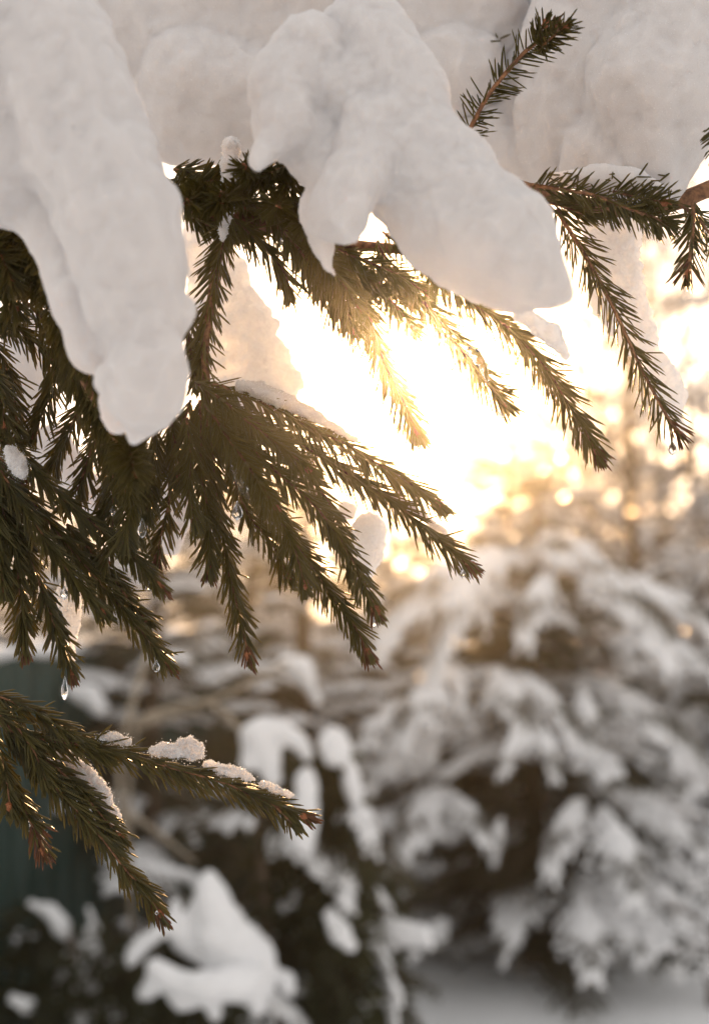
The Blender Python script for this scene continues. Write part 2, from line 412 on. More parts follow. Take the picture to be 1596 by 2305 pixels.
def trunk(tree, h, r0, r1=.012, lean=(0, 0)):
    V, F = [], []; n = 14
    tube_geo([Vector((lean[0] * t * t + .02 * math.sin(t * 9), lean[1] * t * t, h * t - .1)) for t in np.linspace(0, 1, n)], [r0 * (1 - t) + r1 * t for t in np.linspace(0, 1, n)], 9, V, F, jitter=.08)
    return link_mesh('trunk', V, F, M_TRUNK, tree, True)
def on_ground(xpx, dist):
    p = P(xpx, 1326, dist); return Vector((p.x, p.y, gz(p.x, p.y)))
def conifer(label, xpx, dist, h, rad, nb, snowy=True, low=.1, taper=.85, thick=1.0, group=None, k=None, dens=1, r0=.07, snowp=.75):
    b = on_ground(xpx, dist); t = thing('spruce_tree', label, 'tree', b, group)
    trunk(t, h, r0)
    for i in range(nb):
        f = (i + random.random() * .5) / nb; z = h * (low + (.98 - low) * f)
        L = rad * (1 - taper * f) * random.uniform(.8, 1.15) + .08
        az = i * 2.399 + random.uniform(-.3, .3)
        d = Vector((math.cos(az), math.sin(az), .12 + .5 * f))
        put_bough(t, Vector((0, 0, z)), d, L, random.uniform(.85, 1.15), random.uniform(-.15, .15), k, snowy and random.random() < snowp, thick)
    return t
#@@BACKGROUND
# the bushy snow-laden spruce right of centre
T1 = thing('spruce_tree', 'low bushy snow-laden spruce with dark shaded inside, nearest on the open snow', 'tree', on_ground(1200, 6.3))
trunk(T1, 2.15, .06)
rnd = random.Random(5)
for i in range(110):
    f = (i + rnd.random() * .5) / 110; z = .08 + 1.62 * f
    L = (.80 - .38 * f) * rnd.uniform(.7, 1.05) * (1 if f < .85 else 1 - (f - .85) * 2.5); az = i * 2.399 + rnd.uniform(-.3, .3)
    put_bough(T1, Vector((0, 0, z)), Vector((math.cos(az), math.sin(az), .15 + .2 * f)), L, rnd.uniform(.85, 1.2), rnd.uniform(-.2, .2), None, rnd.random() < .2 or az % 6.283 < 1.0, .9)
def px_bough(tree, a, b, width=1.0, k=None, thick=1.5, roll=0):
    pa, pb = P(*a), P(*b); put_bough(tree, pa - Vector(tree.location), pb - pa + Vector((0, 0, .25 * (pb - pa).length)), (pb - pa).length * 1.08, width, roll, k, True, thick)
for a, b, w_ in [((1170, 1285, 6.1), (880, 1350, 5.8), 1.0), ((1110, 1300, 5.9), (950, 1430, 5.6), .9), ((1215, 1240, 6.1), (1260, 1220, 5.8), 1.2), ((1250, 1235, 6.1), (1420, 1300, 5.8), 1.1), ((1290, 1290, 6.0), (1500, 1370, 5.7), 1.1), ((1320, 1330, 6.2), (1610, 1410, 6.0), .9),
                 ((1240, 1310, 5.9), (1180, 1390, 5.6), .9), ((1350, 1470, 6.1), (1600, 1510, 5.9), .9), ((1330, 1570, 6.1), (1560, 1640, 5.8), .9), ((1060, 1535, 5.8), (900, 1630, 5.5), 1.1), ((960, 1600, 5.8), (790, 1680, 5.6), 1.0), ((1100, 1525, 5.8), (1190, 1610, 5.5), 1.2),
                 ((1150, 1535, 5.8), (1300, 1630, 5.6), 1.0), ((1190, 1630, 5.6), (1135, 1730, 5.4), .8), ((1200, 1620, 5.6), (1250, 1730, 5.4), .8), ((1300, 1555, 5.8), (1340, 1660, 5.6), .9), ((1000, 1690, 5.9), (820, 1780, 5.7), .9),
                 ((1010, 1800, 5.8), (900, 1880, 5.5), 1.1), ((1010, 1805, 5.7), (1090, 1860, 5.5), 1.1), ((1310, 1820, 5.8), (1240, 1910, 5.5), .9), ((1350, 1840, 5.8), (1420, 1990, 5.4), 1.0), ((1400, 1825, 5.9), (1570, 1910, 5.7), 1.0), ((1450, 1940, 5.9), (1600, 2020, 5.7), .9),
                 ((1130, 1850, 5.6), (1105, 1910, 5.5), .9), ((1310, 2040, 5.7), (1325, 2165, 5.35), 1.1), ((1330, 2045, 5.7), (1440, 2150, 5.45), .8), ((1010, 2085, 5.8), (930, 2150, 5.6), .9), ((1460, 2060, 5.8), (1530, 2160, 5.6), .9), ((1170, 2090, 5.6), (1130, 2150, 5.5), .8)]:
    px_bough(T1, a, b, w_, None, 1.7)
def flakes(tree, n, seed, x, y, z, size=.011):
    rng = random.Random(seed); V, F = [], []
    for k in range(n):
        c = Vector((rng.uniform(-x, x), rng.uniform(-x, x), z * (y + (1 - y) * rng.random())))
        a = Vector((rng.gauss(0, 1), rng.gauss(0, 1), rng.gauss(0, 1))).normalized(); p = a.orthogonal().normalized(); q = a.cross(p); e = len(V); s_ = size * rng.uniform(.5, 1.4)
        V += [c + (p * math.cos(t) + q * math.sin(t)) * s_ for t in (0, 1.05, 2.1, 3.14, 4.19, 5.24)]; F.append(tuple(range(e, e + 6)))
    o = link_mesh('glint_flakes', V, F, M_FLAKE, tree); o['kind'] = 'stuff'  # thin ice plates strewn through the crown, added for out-of-focus glints
flakes(T1, 700, 1, .95, .2, 2.0, .0035)
# trees behind it
T2 = conifer('hazy brown spruce standing straight behind the low bushy spruce', 1140, 8.4, 2.9, 1.0, 80, low=.05, thick=.8, snowp=.4)
conifer('slim brown spruce in the glow left of the sun', 690, 7.2, 2.85, .55, 60, low=.1, thick=.7, snowp=.35)
conifer('low snowy spruce under the sun between the slim brown spruce and the open snow', 880, 9.8, 2.5, .95, 60, low=.05, thick=1.0, snowp=.6)
T6 = conifer('small snowy spruce added close behind the left flank of the bushy spruce to block the sky glow', 1000, 7.6, 1.25, .75, 40, low=.03, thick=1.2)  # added to block sky glow showing beneath the bushy spruce
conifer('snow covered spruce at the back beside the thin bare trees', 1400, 14, 3.6, 1.6, 60, thick=1.3)
conifer('small snow covered spruce behind the right flank of the bushy spruce', 1560, 8.5, 1.9, 1.1, 50, thick=1.4)
conifer('snow covered spruce at the right border beyond the bushy spruce', 1680, 10, 3.0, 1.3, 50, thick=1.2)
conifer('dark brown spruce in front of the green fence, left of centre', 350, 5.6, 2.4, .6, 56, thick=.6, low=.25, snowp=.28)
conifer('dark spruce at the left border behind the green fence', 40, 6.6, 2.2, .6, 30, thick=.6, low=.5, snowp=.3)
T5 = conifer('spruce between the snow-capped thuja and the glow, behind the green fence', 560, 8.2, 2.3, .8, 50, thick=1.0, low=.25, snowp=.5)
conifer('faint spruce far back in the glow right of the sun', 1250, 24, 5.5, 2.2, 50, thick=1.0)
conifer('faint spruce far back between the sun and the left fronds', 500, 22, 6.5, 2.3, 50, thick=.8)
flakes(T2, 1800, 2, 1.0, .1, 2.9, .0042); flakes(T6, 900, 4, .8, .1, 1.3, .004); flakes(T5, 300, 3, 1.0, .2, 2.2, .007)
# thin bare trees
def bare_tree(label, xpx, dist, h, r, seed, group=None, spread=.5):
    rng = random.Random(seed); b = on_ground(xpx, dist); t = thing('bare_tree', label, 'tree', b, group)
    V, F, SV = [], [], []
    path = [Vector((.15 * math.sin(s * 4 + seed) * s, .1 * s, h * s - .1)) for s in np.linspace(0, 1, 12)]
    tube_geo(path, [r * (1 - .85 * s) for s in np.linspace(0, 1, 12)], 8, V, F, jitter=.06)
    link_mesh('trunk', V, F, M_TRUNK, t, True)
    V, F = [], []; bm = bmesh.new()
    def br(p, d, L, rr, lev):
        pts = [p + d * (L * s) + Vector((0, 0, -.18 * L * s * s)) + Vector((rng.gauss(0, .02), rng.gauss(0, .02), rng.gauss(0, .02))) * L for s in (0, .33, .66, 1)]
        tube_geo(pts, [rr, rr * .8, rr * .6, rr * .35], 4, V, F, cap=False)
        for q, q2 in zip(pts, pts[1:]):
            if rng.random() < .8:
                c = (q + q2) / 2; e = len(SVV); w_ = rr * .9 + .008; hh = w_ * 1.1
                dd = (q2 - q) * .5; sd = dd.cross(Vector((0, 0, 1))).normalized() * w_; upv = Vector((0, 0, rr * .8))
                SVV.extend([c - dd + upv, c - sd + upv, c + dd + upv, c + sd + upv, c + upv + Vector((0, 0, hh * 1.4)), c])
                SFF.extend([(e, e + 1, e + 4), (e + 1, e + 2, e + 4), (e + 2, e + 3, e + 4), (e + 3, e, e + 4), (e + 1, e, e + 5), (e + 2, e + 1, e + 5), (e + 3, e + 2, e + 5), (e, e + 3, e + 5)])
        if lev < 3:
            for k in range(4 if lev < 2 else 5):
                s = rng.uniform(.25, 1); i = min(2, int(s * 3)); q = pts[i].lerp(pts[i + 1], s * 3 - i if s < 1 else 1)
                d2 = (d + Vector((rng.gauss(0, .7), rng.gauss(0, .7), rng.gauss(.15, .35)))).normalized(); br(q, d2, L * rng.uniform(.35, .6), rr * .5, lev + 1)
    SVV, SFF = [], []
    for k in range(13):
        s = .18 + .8 * k / 13; i = int(s * 11); az = k * 2.4 + rng.uniform(-.4, .4)
        br(path[i], Vector((math.cos(az), math.sin(az), rng.uniform(.5, 1.1))).normalized(), h * spread * (1 - .6 * s) * rng.uniform(.6, 1), r * .55 * (1 - .6 * s), 1)
    o = link_mesh('branches', V, F, M_TRUNK, t); o['kind'] = 'stuff'
    o = link_mesh('snow_on_branches', SVV, SFF, M_SNOWFAR, t); o['kind'] = 'stuff'
    bm.free(); return t
bare_tree('thin bare tree with snowy twigs, its trunk below the hanging right twig tip', 1490, 11, 5.6, .06, 1)
bare_tree('bare tree at the right border with snow on its twigs', 1590, 9.5, 4.6, .05, 2)
bare_tree('slender bare tree in the light between the two longest right twigs', 1340, 13, 5.8, .06, 3)
bare_tree('nearest bare tree of the row at the right, snow along its limbs', 1455, 8.8, 4.3, .06, 9)
bare_tree('thin bare tree with light crown left of the longest right twig', 1250, 10.5, 4.2, .05, 12)
bare_tree('leaning bare tree with frosted crown between two straight bare trees', 1425, 12.5, 5.0, .05, 7)
bare_tree('bare tree low in the glow below the sun', 930, 19, 4.2, .07, 4)
bare_tree('bare leafless bush with frosted twigs right of the bushy spruce', 1600, 5.7, 1.0, .02, 5, spread=.7)
bare_tree('bare frosted bush behind the thuja at the edge of the open snow', 860, 8.5, 1.2, .02, 6, spread=.7)
# far wood: one mass
fw = bpy.data.objects.new('far_wood', None); C.objects.link(fw); fw['kind'] = 'stuff'; fw['label'] = 'far snowy wood closing the view behind the trees'
rr = random.Random(11)
V, F, V2, F2 = [], [], [], []
for k in range(120):
    x = rr.uniform(-32, 34); y = rr.uniform(38, 62); h = rr.uniform(3.5, 6.5) * (0.75 if 0 < x - y * .03 < 4 else 1); rb = h * .22; z0 = gz(x, y)
    for j in range(70):
        f = rr.random() ** .8; az = rr.uniform(0, 6.28); rad = rb * (1 - f) * rr.uniform(.3, 1.1)
        c = Vector((x + math.cos(az) * rad, y + math.sin(az) * rad, z0 + h * (.05 + .95 * f))); s = rr.uniform(.25, .5) * (1 - .5 * f)
        d = Vector((math.cos(az), math.sin(az), -.35)); sd = Vector((-math.sin(az), math.cos(az), 0))
        e = len(V); V += [c - sd * s * .5 - d * s * .3, c + sd * s * .5 - d * s * .3, c + d * s, c + Vector((0, 0, -.12))]; F += [(e, e + 1, e + 2), (e, e + 3, e + 1), (e + 1, e + 3, e + 2)]
        if rr.random() < .55:
            c2 = c + Vector((0, 0, .05)); e = len(V2); V2 += [c2 - sd * s * .45 - d * s * .25, c2 + sd * s * .45 - d * s * .25, c2 + d * s * .8, c2 + Vector((0, 0, .1))]; F2 += [(e, e + 1, e + 2), (e, e + 1, e + 3), (e + 1, e + 2, e + 3), (e + 2, e, e + 3)]
link_mesh('spruces', V, F, M_FOL, fw)['kind'] = 'stuff'; link_mesh('snow', V2, F2, M_SNOWFAR, fw)['kind'] = 'stuff'

# green sheet fence
FN = thing('green_fence', 'dark green ribbed sheet metal fence behind the left trees', 'fence', (-1.09, 5.0, 0))
fdir = Vector((.21, 1.0, 0)).normalized(); fn_ = Vector((-1.0, .21, 0)).normalized(); fo = Vector(FN.location)
for k in range(-2, 8):
    V, F = [], []; n = 24; top = 1.38 + random.uniform(-.008, .008)
    for i in range(n + 1):
        q = fdir * (k * 1.0 + .988 * i / n) + fn_ * (.018 if (i // 2) % 2 else 0); zb = gz(q.x + fo.x, q.y + fo.y) - .05; b2 = q + fn_ * .01
        V += [(q.x, q.y, zb), (q.x, q.y, top), (b2.x, b2.y, zb), (b2.x, b2.y, top)]
    for i in range(n):
        a = i * 4; F += [(a, a + 4, a + 5, a + 1), (a + 2, a + 3, a + 7, a + 6), (a + 1, a + 5, a + 7, a + 3)]
    link_mesh('panel', V, F, M_FENCE, FN)
    V, F = [], []; q = fdir * (k - .006) + fn_ * .06
    tube_geo([Vector((q.x, q.y, -.2)), Vector((q.x, q.y, 1.42))], [.025, .025], 6, V, F); link_mesh('post', V, F, M_FENCE, FN)
    V, F = [], []; q0 = fdir * (k + .02) ; q1 = fdir * (k + .96); m_ = 12
    tube_geo([q0.lerp(q1, t) + Vector((0, 0, top + .012)) + fn_ * .01 for t in np.linspace(0, 1, m_)], [.012 + .018 * math.sin(math.pi * t) ** .4 + random.uniform(-.004, .004) for t in np.linspace(0, 1, m_)], 8, V, F)
    link_mesh('snow_ridge', V, F, M_SNOWFAR, FN, True)

# ---- snow-capped thuja, left foreground of the background
TH = thing('thuja_shrub', 'dark thuja shrub bent under thick rounded snow caps, in front of the fence', 'shrub', on_ground(600, 4.2))
def spray_col(tree, chain, nper, size, m=M_FOL, name='foliage'):
    rng = random.Random(int(chain[0][0])); V, F = [], []; off = Vector(tree.location)
    for a, b in zip(chain, chain[1:]):
        for k in range(nper):
            t = rng.random(); q = [a[j] * (1 - t) + b[j] * t for j in range(4)]
            c = P(q[0], q[1], q[2]) - off; rr_ = q[3] * q[2] / FPX
            dv = Vector((rng.gauss(0, 1), rng.gauss(0, 1), rng.gauss(0, 1))).normalized(); c = c + dv * rr_ * rng.random() ** .45
            d = (dv + Vector((0, 0, -.5)) + Vector((rng.gauss(0, .4), rng.gauss(0, .4), rng.gauss(0, .4)))).normalized(); sd = d.orthogonal().normalized() * size * .09
            e = len(V); l = size * rng.uniform(.5, 1.2)
            V += [c - sd, c + sd, c + d * l * .55 + sd * 1.3, c + d * l, c + d * l * .55 - sd * 1.3]; F.append((e, e + 1, e + 2, e + 3, e + 4))
    o = link_mesh(name, V, F, m, tree); o['kind'] = 'stuff'; return o
spray_col(TH, [(750, 1700, 4.3, 30), (760, 1900, 4.3, 60), (765, 2100, 4.3, 75), (770, 2400, 4.3, 100)], 500, .07)
spray_col(TH, [(600, 1680, 4.3, 40), (640, 1850, 4.35, 70), (660, 2100, 4.4, 80), (660, 2400, 4.4, 110)], 450, .07)
spray_col(TH, [(470, 2080, 4.1, 60), (440, 2200, 4.15, 110), (440, 2400, 4.2, 150)], 600, .07)
spray_col(TH, [(230, 2150, 4.5, 90), (200, 2330, 4.4, 150)], 400, .07)
spray_col(TH, [(70, 2080, 4.6, 70), (80, 2350, 4.5, 130)], 300, .07)
spray_col(TH, [(860, 2000, 4.7, 30), (850, 2200, 4.6, 60), (830, 2400, 4.5, 70)], 300, .07)
V, F = [], []; o_ = Vector(TH.location)
for a, b in (((620, 2500, 4.35), (600, 1660, 4.35)), ((700, 2500, 4.35), (755, 1690, 4.35)), ((520, 2500, 4.25), (475, 2050, 4.15)), ((300, 2500, 4.5), (180, 2100, 4.5)), ((760, 2500, 4.5), (865, 2000, 4.7))):
    pa, pb = P(*a) - o_, P(*b) - o_; pa.z = -.1
    tube_geo([pa.lerp(pb, s) + Vector((.03 * math.sin(s * 5), 0, 0)) for s in np.linspace(0, 1, 8)], [.03 * (1 - .7 * s) for s in np.linspace(0, 1, 8)], 7, V, F)
link_mesh('stem', V, F, M_TRUNK, TH, True)
rb = random.Random(3)
for x0, x1, y0, y1, d, n in ((720, 800, 1720, 2300, 4.35, 26), (590, 700, 1720, 2300, 4.45, 26), (380, 620, 2120, 2320, 4.3, 24), (60, 330, 2060, 2320, 4.7, 34), (800, 900, 2050, 2300, 4.7, 16), (250, 420, 1950, 2150, 4.8, 8)):
    for k in range(n):
        a = (rb.uniform(x0, x1), y0 + (y1 - y0) * (k + rb.random()) / n, d + rb.uniform(-.1, .25)); q = P(*a)
        dr = Vector((rb.gauss(0, 1), rb.gauss(-.3, .6), rb.uniform(-1.0, .1)))
        put_bough(TH, q - Vector(TH.location), dr, rb.uniform(.16, .32), rb.uniform(.8, 1.1), rb.uniform(-.4, .4), None, rb.random() < .35, 1.2)
def cap(label, chains, d=1.0):
    return snow('snow_lump', label, chains, voxel=.011, smooth=6, disp=((.09, .035), (.03, .01)), m=M_SNOWFAR, cat='snow clump', depthscale=d)
cap('tall smooth peaked snow cap on the thuja at the bottom, left of centre', [[(470, 1985, 4.0, 28), (475, 2040, 4.0, 48), (495, 2100, 4.0, 68), (530, 2150, 4.02, 80), (560, 2190, 4.0, 70)], [(395, 2030, 4.0, 14), (390, 2070, 4.0, 22), (420, 2110, 4.02, 35), (500, 2140, 4.0, 60)],
     [(380, 2080, 4.0, 20), (320, 2130, 4.0, 24), (292, 2165, 4.0, 14)], [(350, 2180, 3.84, 26), (410, 2212, 3.82, 36), (480, 2225, 3.81, 42), (545, 2210, 3.84, 36), (580, 2185, 3.92, 26)],
     [(405, 2230, 3.93, 34), (412, 2248, 3.93, 30)], [(478, 2240, 3.92, 30), (484, 2288, 3.93, 16)], [(560, 2210, 3.93, 30), (580, 2270, 3.93, 20)], [(350, 2215, 3.95, 28), (322, 2238, 3.95, 14)], [(440, 2245, 3.93, 26)]])
cap('arched snow cap on the left thuja tip with a long leg on each side', [[(560, 1720, 4.2, 22), (570, 1660, 4.2, 34), (600, 1640, 4.2, 34), (640, 1645, 4.2, 28), (680, 1680, 4.2, 20), (695, 1705, 4.2, 12)], [(590, 1650, 4.2, 36), (605, 1700, 4.2, 30), (612, 1755, 4.2, 22)]])
cap('small round snow ball on the right thuja tip', [[(752, 1668, 4.2, 36), (755, 1690, 4.2, 38)]])
cap('long drop-shaped snow lump between the two thuja tips', [[(690, 1750, 4.15, 26), (688, 1810, 4.15, 30), (685, 1860, 4.15, 34), (692, 1905, 4.15, 22), (698, 1930, 4.15, 12)], [(650, 1850, 4.15, 18), (680, 1890, 4.15, 24)]])
cap('slanting snow lump right of the drop-shaped one on the thuja', [[(780, 1710, 4.25, 18), (795, 1770, 4.25, 24), (800, 1800, 4.25, 18)]])
cap('snow lump on the thuja just left of the open snow', [[(745, 2060, 4.2, 20), (765, 2100, 4.2, 26), (790, 2130, 4.2, 18)]])
cap('wide flat snow shelf on the low sprays left of the open snow', [[(840, 2090, 4.6, 22), (890, 2095, 4.6, 30), (950, 2110, 4.6, 28), (970, 2130, 4.6, 16)], [(870, 2110, 4.6, 26), (880, 2140, 4.6, 16)]])
cap('rounded snow cap at the foot of the thuja beside the open snow', [[(830, 2230, 4.4, 34), (860, 2215, 4.4, 32), (890, 2250, 4.4, 22)], [(820, 2270, 4.4, 20)]])
cap('long thin snow streak on the lower left thuja spray', [[(70, 2035, 4.5, 12), (110, 2050, 4.5, 16), (140, 2090, 4.5, 24), (150, 2110, 4.5, 14)], [(200, 2050, 4.5, 14), (215, 2090, 4.5, 14)]])
cap('small snow lump on the thuja sprays near the bottom edge', [[(615, 2190, 4.1, 20), (640, 2205, 4.1, 22), (655, 2240, 4.1, 14)]])
cap('small round snow lump on the lowest sprays, bottom left corner', [[(30, 2250, 4.4, 16), (60, 2265, 4.4, 20)]])
cap('snow lump hanging on dark branches below the iced twig tip', [[(165, 1555, 5.2, 22), (200, 1565, 5.2, 28), (225, 1595, 5.2, 22)]])
cap('narrow snow streak on dark branches at the left border', [[(60, 1515, 5.4, 16), (95, 1510, 5.4, 20), (130, 1520, 5.4, 14)]])
cap('drooping snow tuft at the end of the pale bare stem', [[(640, 1490, 5.2, 18), (680, 1500, 5.2, 26), (700, 1550, 5.2, 16), (715, 1580, 5.2, 12)]])
cap('pale round snow lump behind the centre twigs', [[(330, 1370, 6.0, 20), (350, 1385, 6.0, 26)]])
# pale bare stems of a shrub
BS = thing('bare_shrub', 'pale leafless shrub stems crossing before the green fence', 'shrub', on_ground(320, 4.75))
o_ = Vector(BS.location)
for pts in ([(318, 2600, 4.75), (300, 2200, 4.75), (290, 1800, 4.75), (310, 1620, 4.75)], [(300, 1625, 4.75), (400, 1590, 4.75), (480, 1575, 4.7), (560, 1540, 4.65), (650, 1490, 4.65)], [(300, 1640, 4.75), (380, 1612, 4.75), (450, 1602, 4.75)],
            [(470, 1580, 4.7), (510, 1610, 4.7), (540, 1645, 4.65)], [(290, 1830, 4.75), (360, 1880, 4.7), (440, 1945, 4.65)], [(280, 1900, 4.75), (270, 1700, 4.75), (330, 1480, 4.8), (350, 1380, 4.9)]):
    wp = [P(*q) - o_ for q in spline(pts, 12)]; V, F = [], []
    if pts[0][1] == 2600: wp[0].z = -.1
    tube_geo(wp, list(np.linspace(.012, .006, 12)), 7, V, F, jitter=.1); link_mesh('stem', V, F, M_STEM, BS, True)

#@@FOREGROUND
# ------------------------------------------------------------------ the spruce boughs
G = 'hanging spruce boughs close to the camera'
BR = thing('spruce_bough', 'sharp spruce bough at the right with the longest straight hanging twig', 'spruce bough', P(1260, 440, 1.02), G)
wood(BR, [(1150, 410, 1.03), (1250, 445, 1.02), (1330, 462, 1.02), (1420, 472, 1.03), (1520, 455, 1.04), (1620, 415, 1.05)], 14, 20)
shoot(BR, [(1252, 470, 1.0), (1268, 495, 1.0), (1318, 577, 1.0), (1378, 687, 1.0), (1443, 827, 1.0), (1495, 925, 1.0), (1528, 975, 1.0)], nl=60, step=2.2, spread=34, grav=.12, r0=5.5, r1=3, stray=7, rust=.06)
shoot(BR, [(1195, 415, .98), (1260, 425, .97), (1340, 440, .97), (1420, 470, .97), (1500, 500, .98)], nl=44, step=2.0, spread=55, part=.2, r0=5, r1=4, grav=.1, stray=3)
shoot(BR, [(1210, 450, 1.0), (1270, 465, 1.0), (1320, 485, 1.0)], nl=60, spread=24, step=2.2, grav=.05, buds=0, stray=0)
shoot(BR, [(1560, 455, .99), (1560, 510, .99), (1555, 560, .99), (1547, 620, .99)], nl=50, step=1.8, spread=42, part=.4, r0=5, r1=4, buds=3, stray=5, rust=.3)
shoot(BR, [(1530, 460, 1.03), (1570, 490, 1.03), (1600, 530, 1.03), (1620, 570, 1.03)], nl=46, step=2.0, stray=1)
shoot(BR, [(1625, 250, .95), (1618, 300, .95), (1615, 340, .95)], nl=40, step=1.6, spread=55, part=.1, stray=1)
shoot(BR, [(1600, 400, 1.0), (1630, 380, 1.0), (1660, 360, 1.0)], nl=44, step=2.0, stray=1)

shoot(BR, [(1300, 445, 1.03), (1370, 462, 1.02), (1440, 478, 1.02), (1510, 500, 1.02)], nl=48, step=1.3, spread=50, part=0, grav=.25, stray=2)
shoot(BR, [(1380, 430, .985), (1440, 445, .975), (1500, 455, .97)], nl=44, step=1.5, spread=52, part=0, grav=.1, stray=2, buds=3)
BC = thing('spruce_bough', 'spruce bough under the big centre snow mass with twigs glowing before the sun', 'spruce bough', P(900, 560, 1.0), G)
wood(BC, [(380, 440, 1.05), (520, 490, 1.04), (640, 515, 1.03), (760, 545, 1.01), (900, 560, 1.0), (1000, 570, 1.0)], 20, 8)
shoot(BC, [(930, 545, .97), (1023, 647, .97), (1098, 705, .97), (1168, 757, .97), (1233, 835, .98), (1273, 900, .98), (1313, 962, .98), (1345, 1022, .98)], nl=60, step=1.4, spread=36, part=.3, grav=.2, r0=5, buds=3, rust=.05)
shoot(BC, [(863, 600, 1.0), (938, 662, 1.0), (998, 735, 1.0), (1048, 800, 1.0), (1098, 865, 1.0), (1135, 908, 1.0)], nl=58, step=1.3, spread=36, part=.1, r0=5)
shoot(BC, [(770, 560, 1.0), (798, 610, 1.0), (828, 700, 1.0), (863, 810, 1.0), (905, 895, 1.0), (938, 975, 1.0)], nl=58, step=1.1, spread=38, part=.1, r0=5, buds=2)
shoot(BC, [(520, 490, 1.02), (550, 512, 1.02), (600, 560, 1.02), (640, 612, 1.02), (652, 648, 1.02)], nl=60, step=2.0, spread=32, grav=.6, part=.3, buds=1)
shoot(BC, [(600, 500, 1.06), (640, 540, 1.06), (690, 600, 1.06), (730, 650, 1.06)], nl=52, step=1.8, spread=40, grav=.5, part=.3, buds=1)
shoot(BC, [(640, 520, 1.0), (680, 570, 1.0), (730, 650, 1.0), (780, 715, 1.0)], nl=52, step=1.5, spread=42, part=.2, grav=.4, buds=2)
shoot(BC, [(690, 530, .97), (730, 580, .97), (775, 640, .97), (810, 700, .97)], nl=50, step=1.6, spread=45, part=.2, grav=.3, buds=2)
shoot(BC, [(860, 520, .93), (900, 550, .93), (960, 590, .93), (1000, 640, .94)], nl=44, step=1.7, spread=45, part=.2, grav=.3, stray=1)
shoot(BC, [(850, 540, .99), (880, 620, .99), (920, 680, 1.0)], nl=48, step=1.8, spread=42, part=.2, grav=.3, stray=1)
shoot(BC, [(760, 560, .98), (830, 590, .98), (900, 620, .98), (960, 660, .99)], nl=48, step=1.8, spread=45, part=.2, grav=.3, stray=1)
shoot(BC, [(700, 560, .99), (740, 620, .99), (775, 690, .99), (800, 745, .99)], nl=54, step=1.3, spread=42, part=.1, grav=.35, stray=2)
shoot(BC, [(800, 600, .99), (850, 640, .99), (900, 700, .99), (930, 740, .99)], nl=52, step=1.5, spread=42, part=.1, grav=.3, stray=1)
# short tufts facing the camera above the bough
for (x, y, dx, dy) in ((600, 420, -30, -25), (650, 400, 20, -50), (560, 430, -35, 5), (610, 460, 10, 0), (680, 450, 40, -20), (655, 480, 20, 15), (450, 440, 30, 10), (470, 420, -30, 20)):
    shoot(BC, [(x, y, .99), (x + dx * .9, y + dy * .9, .965), (x + dx * 1.8, y + dy * 1.8, .94)], nl=44, step=1.3, spread=48, part=.0, r0=4, buds=3, stray=1)
for pts in ([(380, 430, 1.03), (440, 415, 1.02), (500, 400, 1.02), (540, 400, 1.0)], [(390, 380, 1.05), (440, 390, 1.05), (500, 430, 1.04), (560, 470, 1.03)], [(370, 400, 1.06), (430, 460, 1.05), (500, 500, 1.05), (570, 520, 1.05)],
            [(420, 480, 1.04), (480, 510, 1.04), (540, 520, 1.04)], [(540, 440, 1.04), (600, 480, 1.03), (660, 520, 1.02), (700, 560, 1.0)], [(560, 500, 1.05), (640, 500, 1.04), (720, 520, 1.03), (780, 560, 1.02)],
            [(640, 440, 1.0), (690, 480, .99), (720, 540, .98), (740, 600, .98)], [(660, 360, .98), (650, 410, .97), (620, 460, .96)], [(560, 400, 1.0), (600, 390, .97), (650, 370, .95), (672, 355, .94)], [(700, 560, .99), (770, 600, .99), (850, 640, .99)]):
    shoot(BC, pts, nl=48, step=1.1, spread=44, part=0, grav=.2, stray=2, buds=2)
# upright shoot between the masses
BU = thing('spruce_bough', 'short spruce shoot poking up out of the snow at the upper right', 'spruce bough', P(1048, 320, .98), G)
shoot(BU, [(1035, 335, .98), (1060, 285, .98), (1098, 215, .98), (1158, 140, .98), (1205, 95, .98), (1250, 62, .98)], nl=46, step=2.0, spread=48, part=.85, r0=5.5, r1=4.5, grav=.18, buds=4, stray=3, rust=.08)
shoot(BU, [(1215, 110, .97), (1245, 80, .955), (1275, 55, .945)], nl=42, step=1.6, spread=45, part=0, buds=3, stray=2)
shoot(BU, [(1200, 100, .98), (1215, 75, .975), (1228, 48, .97)], nl=38, step=2.0, spread=40, part=0, buds=2, stray=2)

BF = thing('spruce_bough', 'wide fan of drooping spruce twigs in the centre of the picture', 'spruce bough', P(470, 800, 1.0), G)
wood(BF, [(520, 470, 1.02), (495, 560, 1.01), (475, 680, 1.0), (462, 780, 1.0), (465, 880, 1.0), (470, 960, 1.0)], 11, 9)
shoot(BF, [(515, 480, 1.0), (500, 547, 1.0), (480, 630, 1.0), (468, 700, 1.0), (458, 780, 1.0), (450, 850, 1.0)], nl=56, step=1.7, spread=36, part=.3, r0=5, grav=.1, stray=6, buds=0)
shoot(BF, [(440, 690, 1.01), (425, 740, 1.01), (430, 800, 1.01), (440, 860, 1.01)], nl=46, step=1.6, spread=42, part=.3, stray=2)
shoot(BF, [(478, 865, .99), (525, 878, .99), (600, 910, .99), (700, 960, .99), (798, 1010, .99), (848, 1042, .99), (923, 1088, .99), (990, 1135, .99)], nl=56, step=1.5, spread=34, part=.2, grav=.45, r0=5, buds=3)
shoot(BF, [(478, 890, 1.0), (540, 930, 1.0), (600, 960, 1.0), (700, 1015, 1.0), (798, 1075, 1.0), (898, 1140, 1.0), (973, 1205, 1.0), (1060, 1270, 1.0)], nl=58, step=1.5, spread=34, part=.3, grav=.38, r0=5, buds=3, rust=.04)
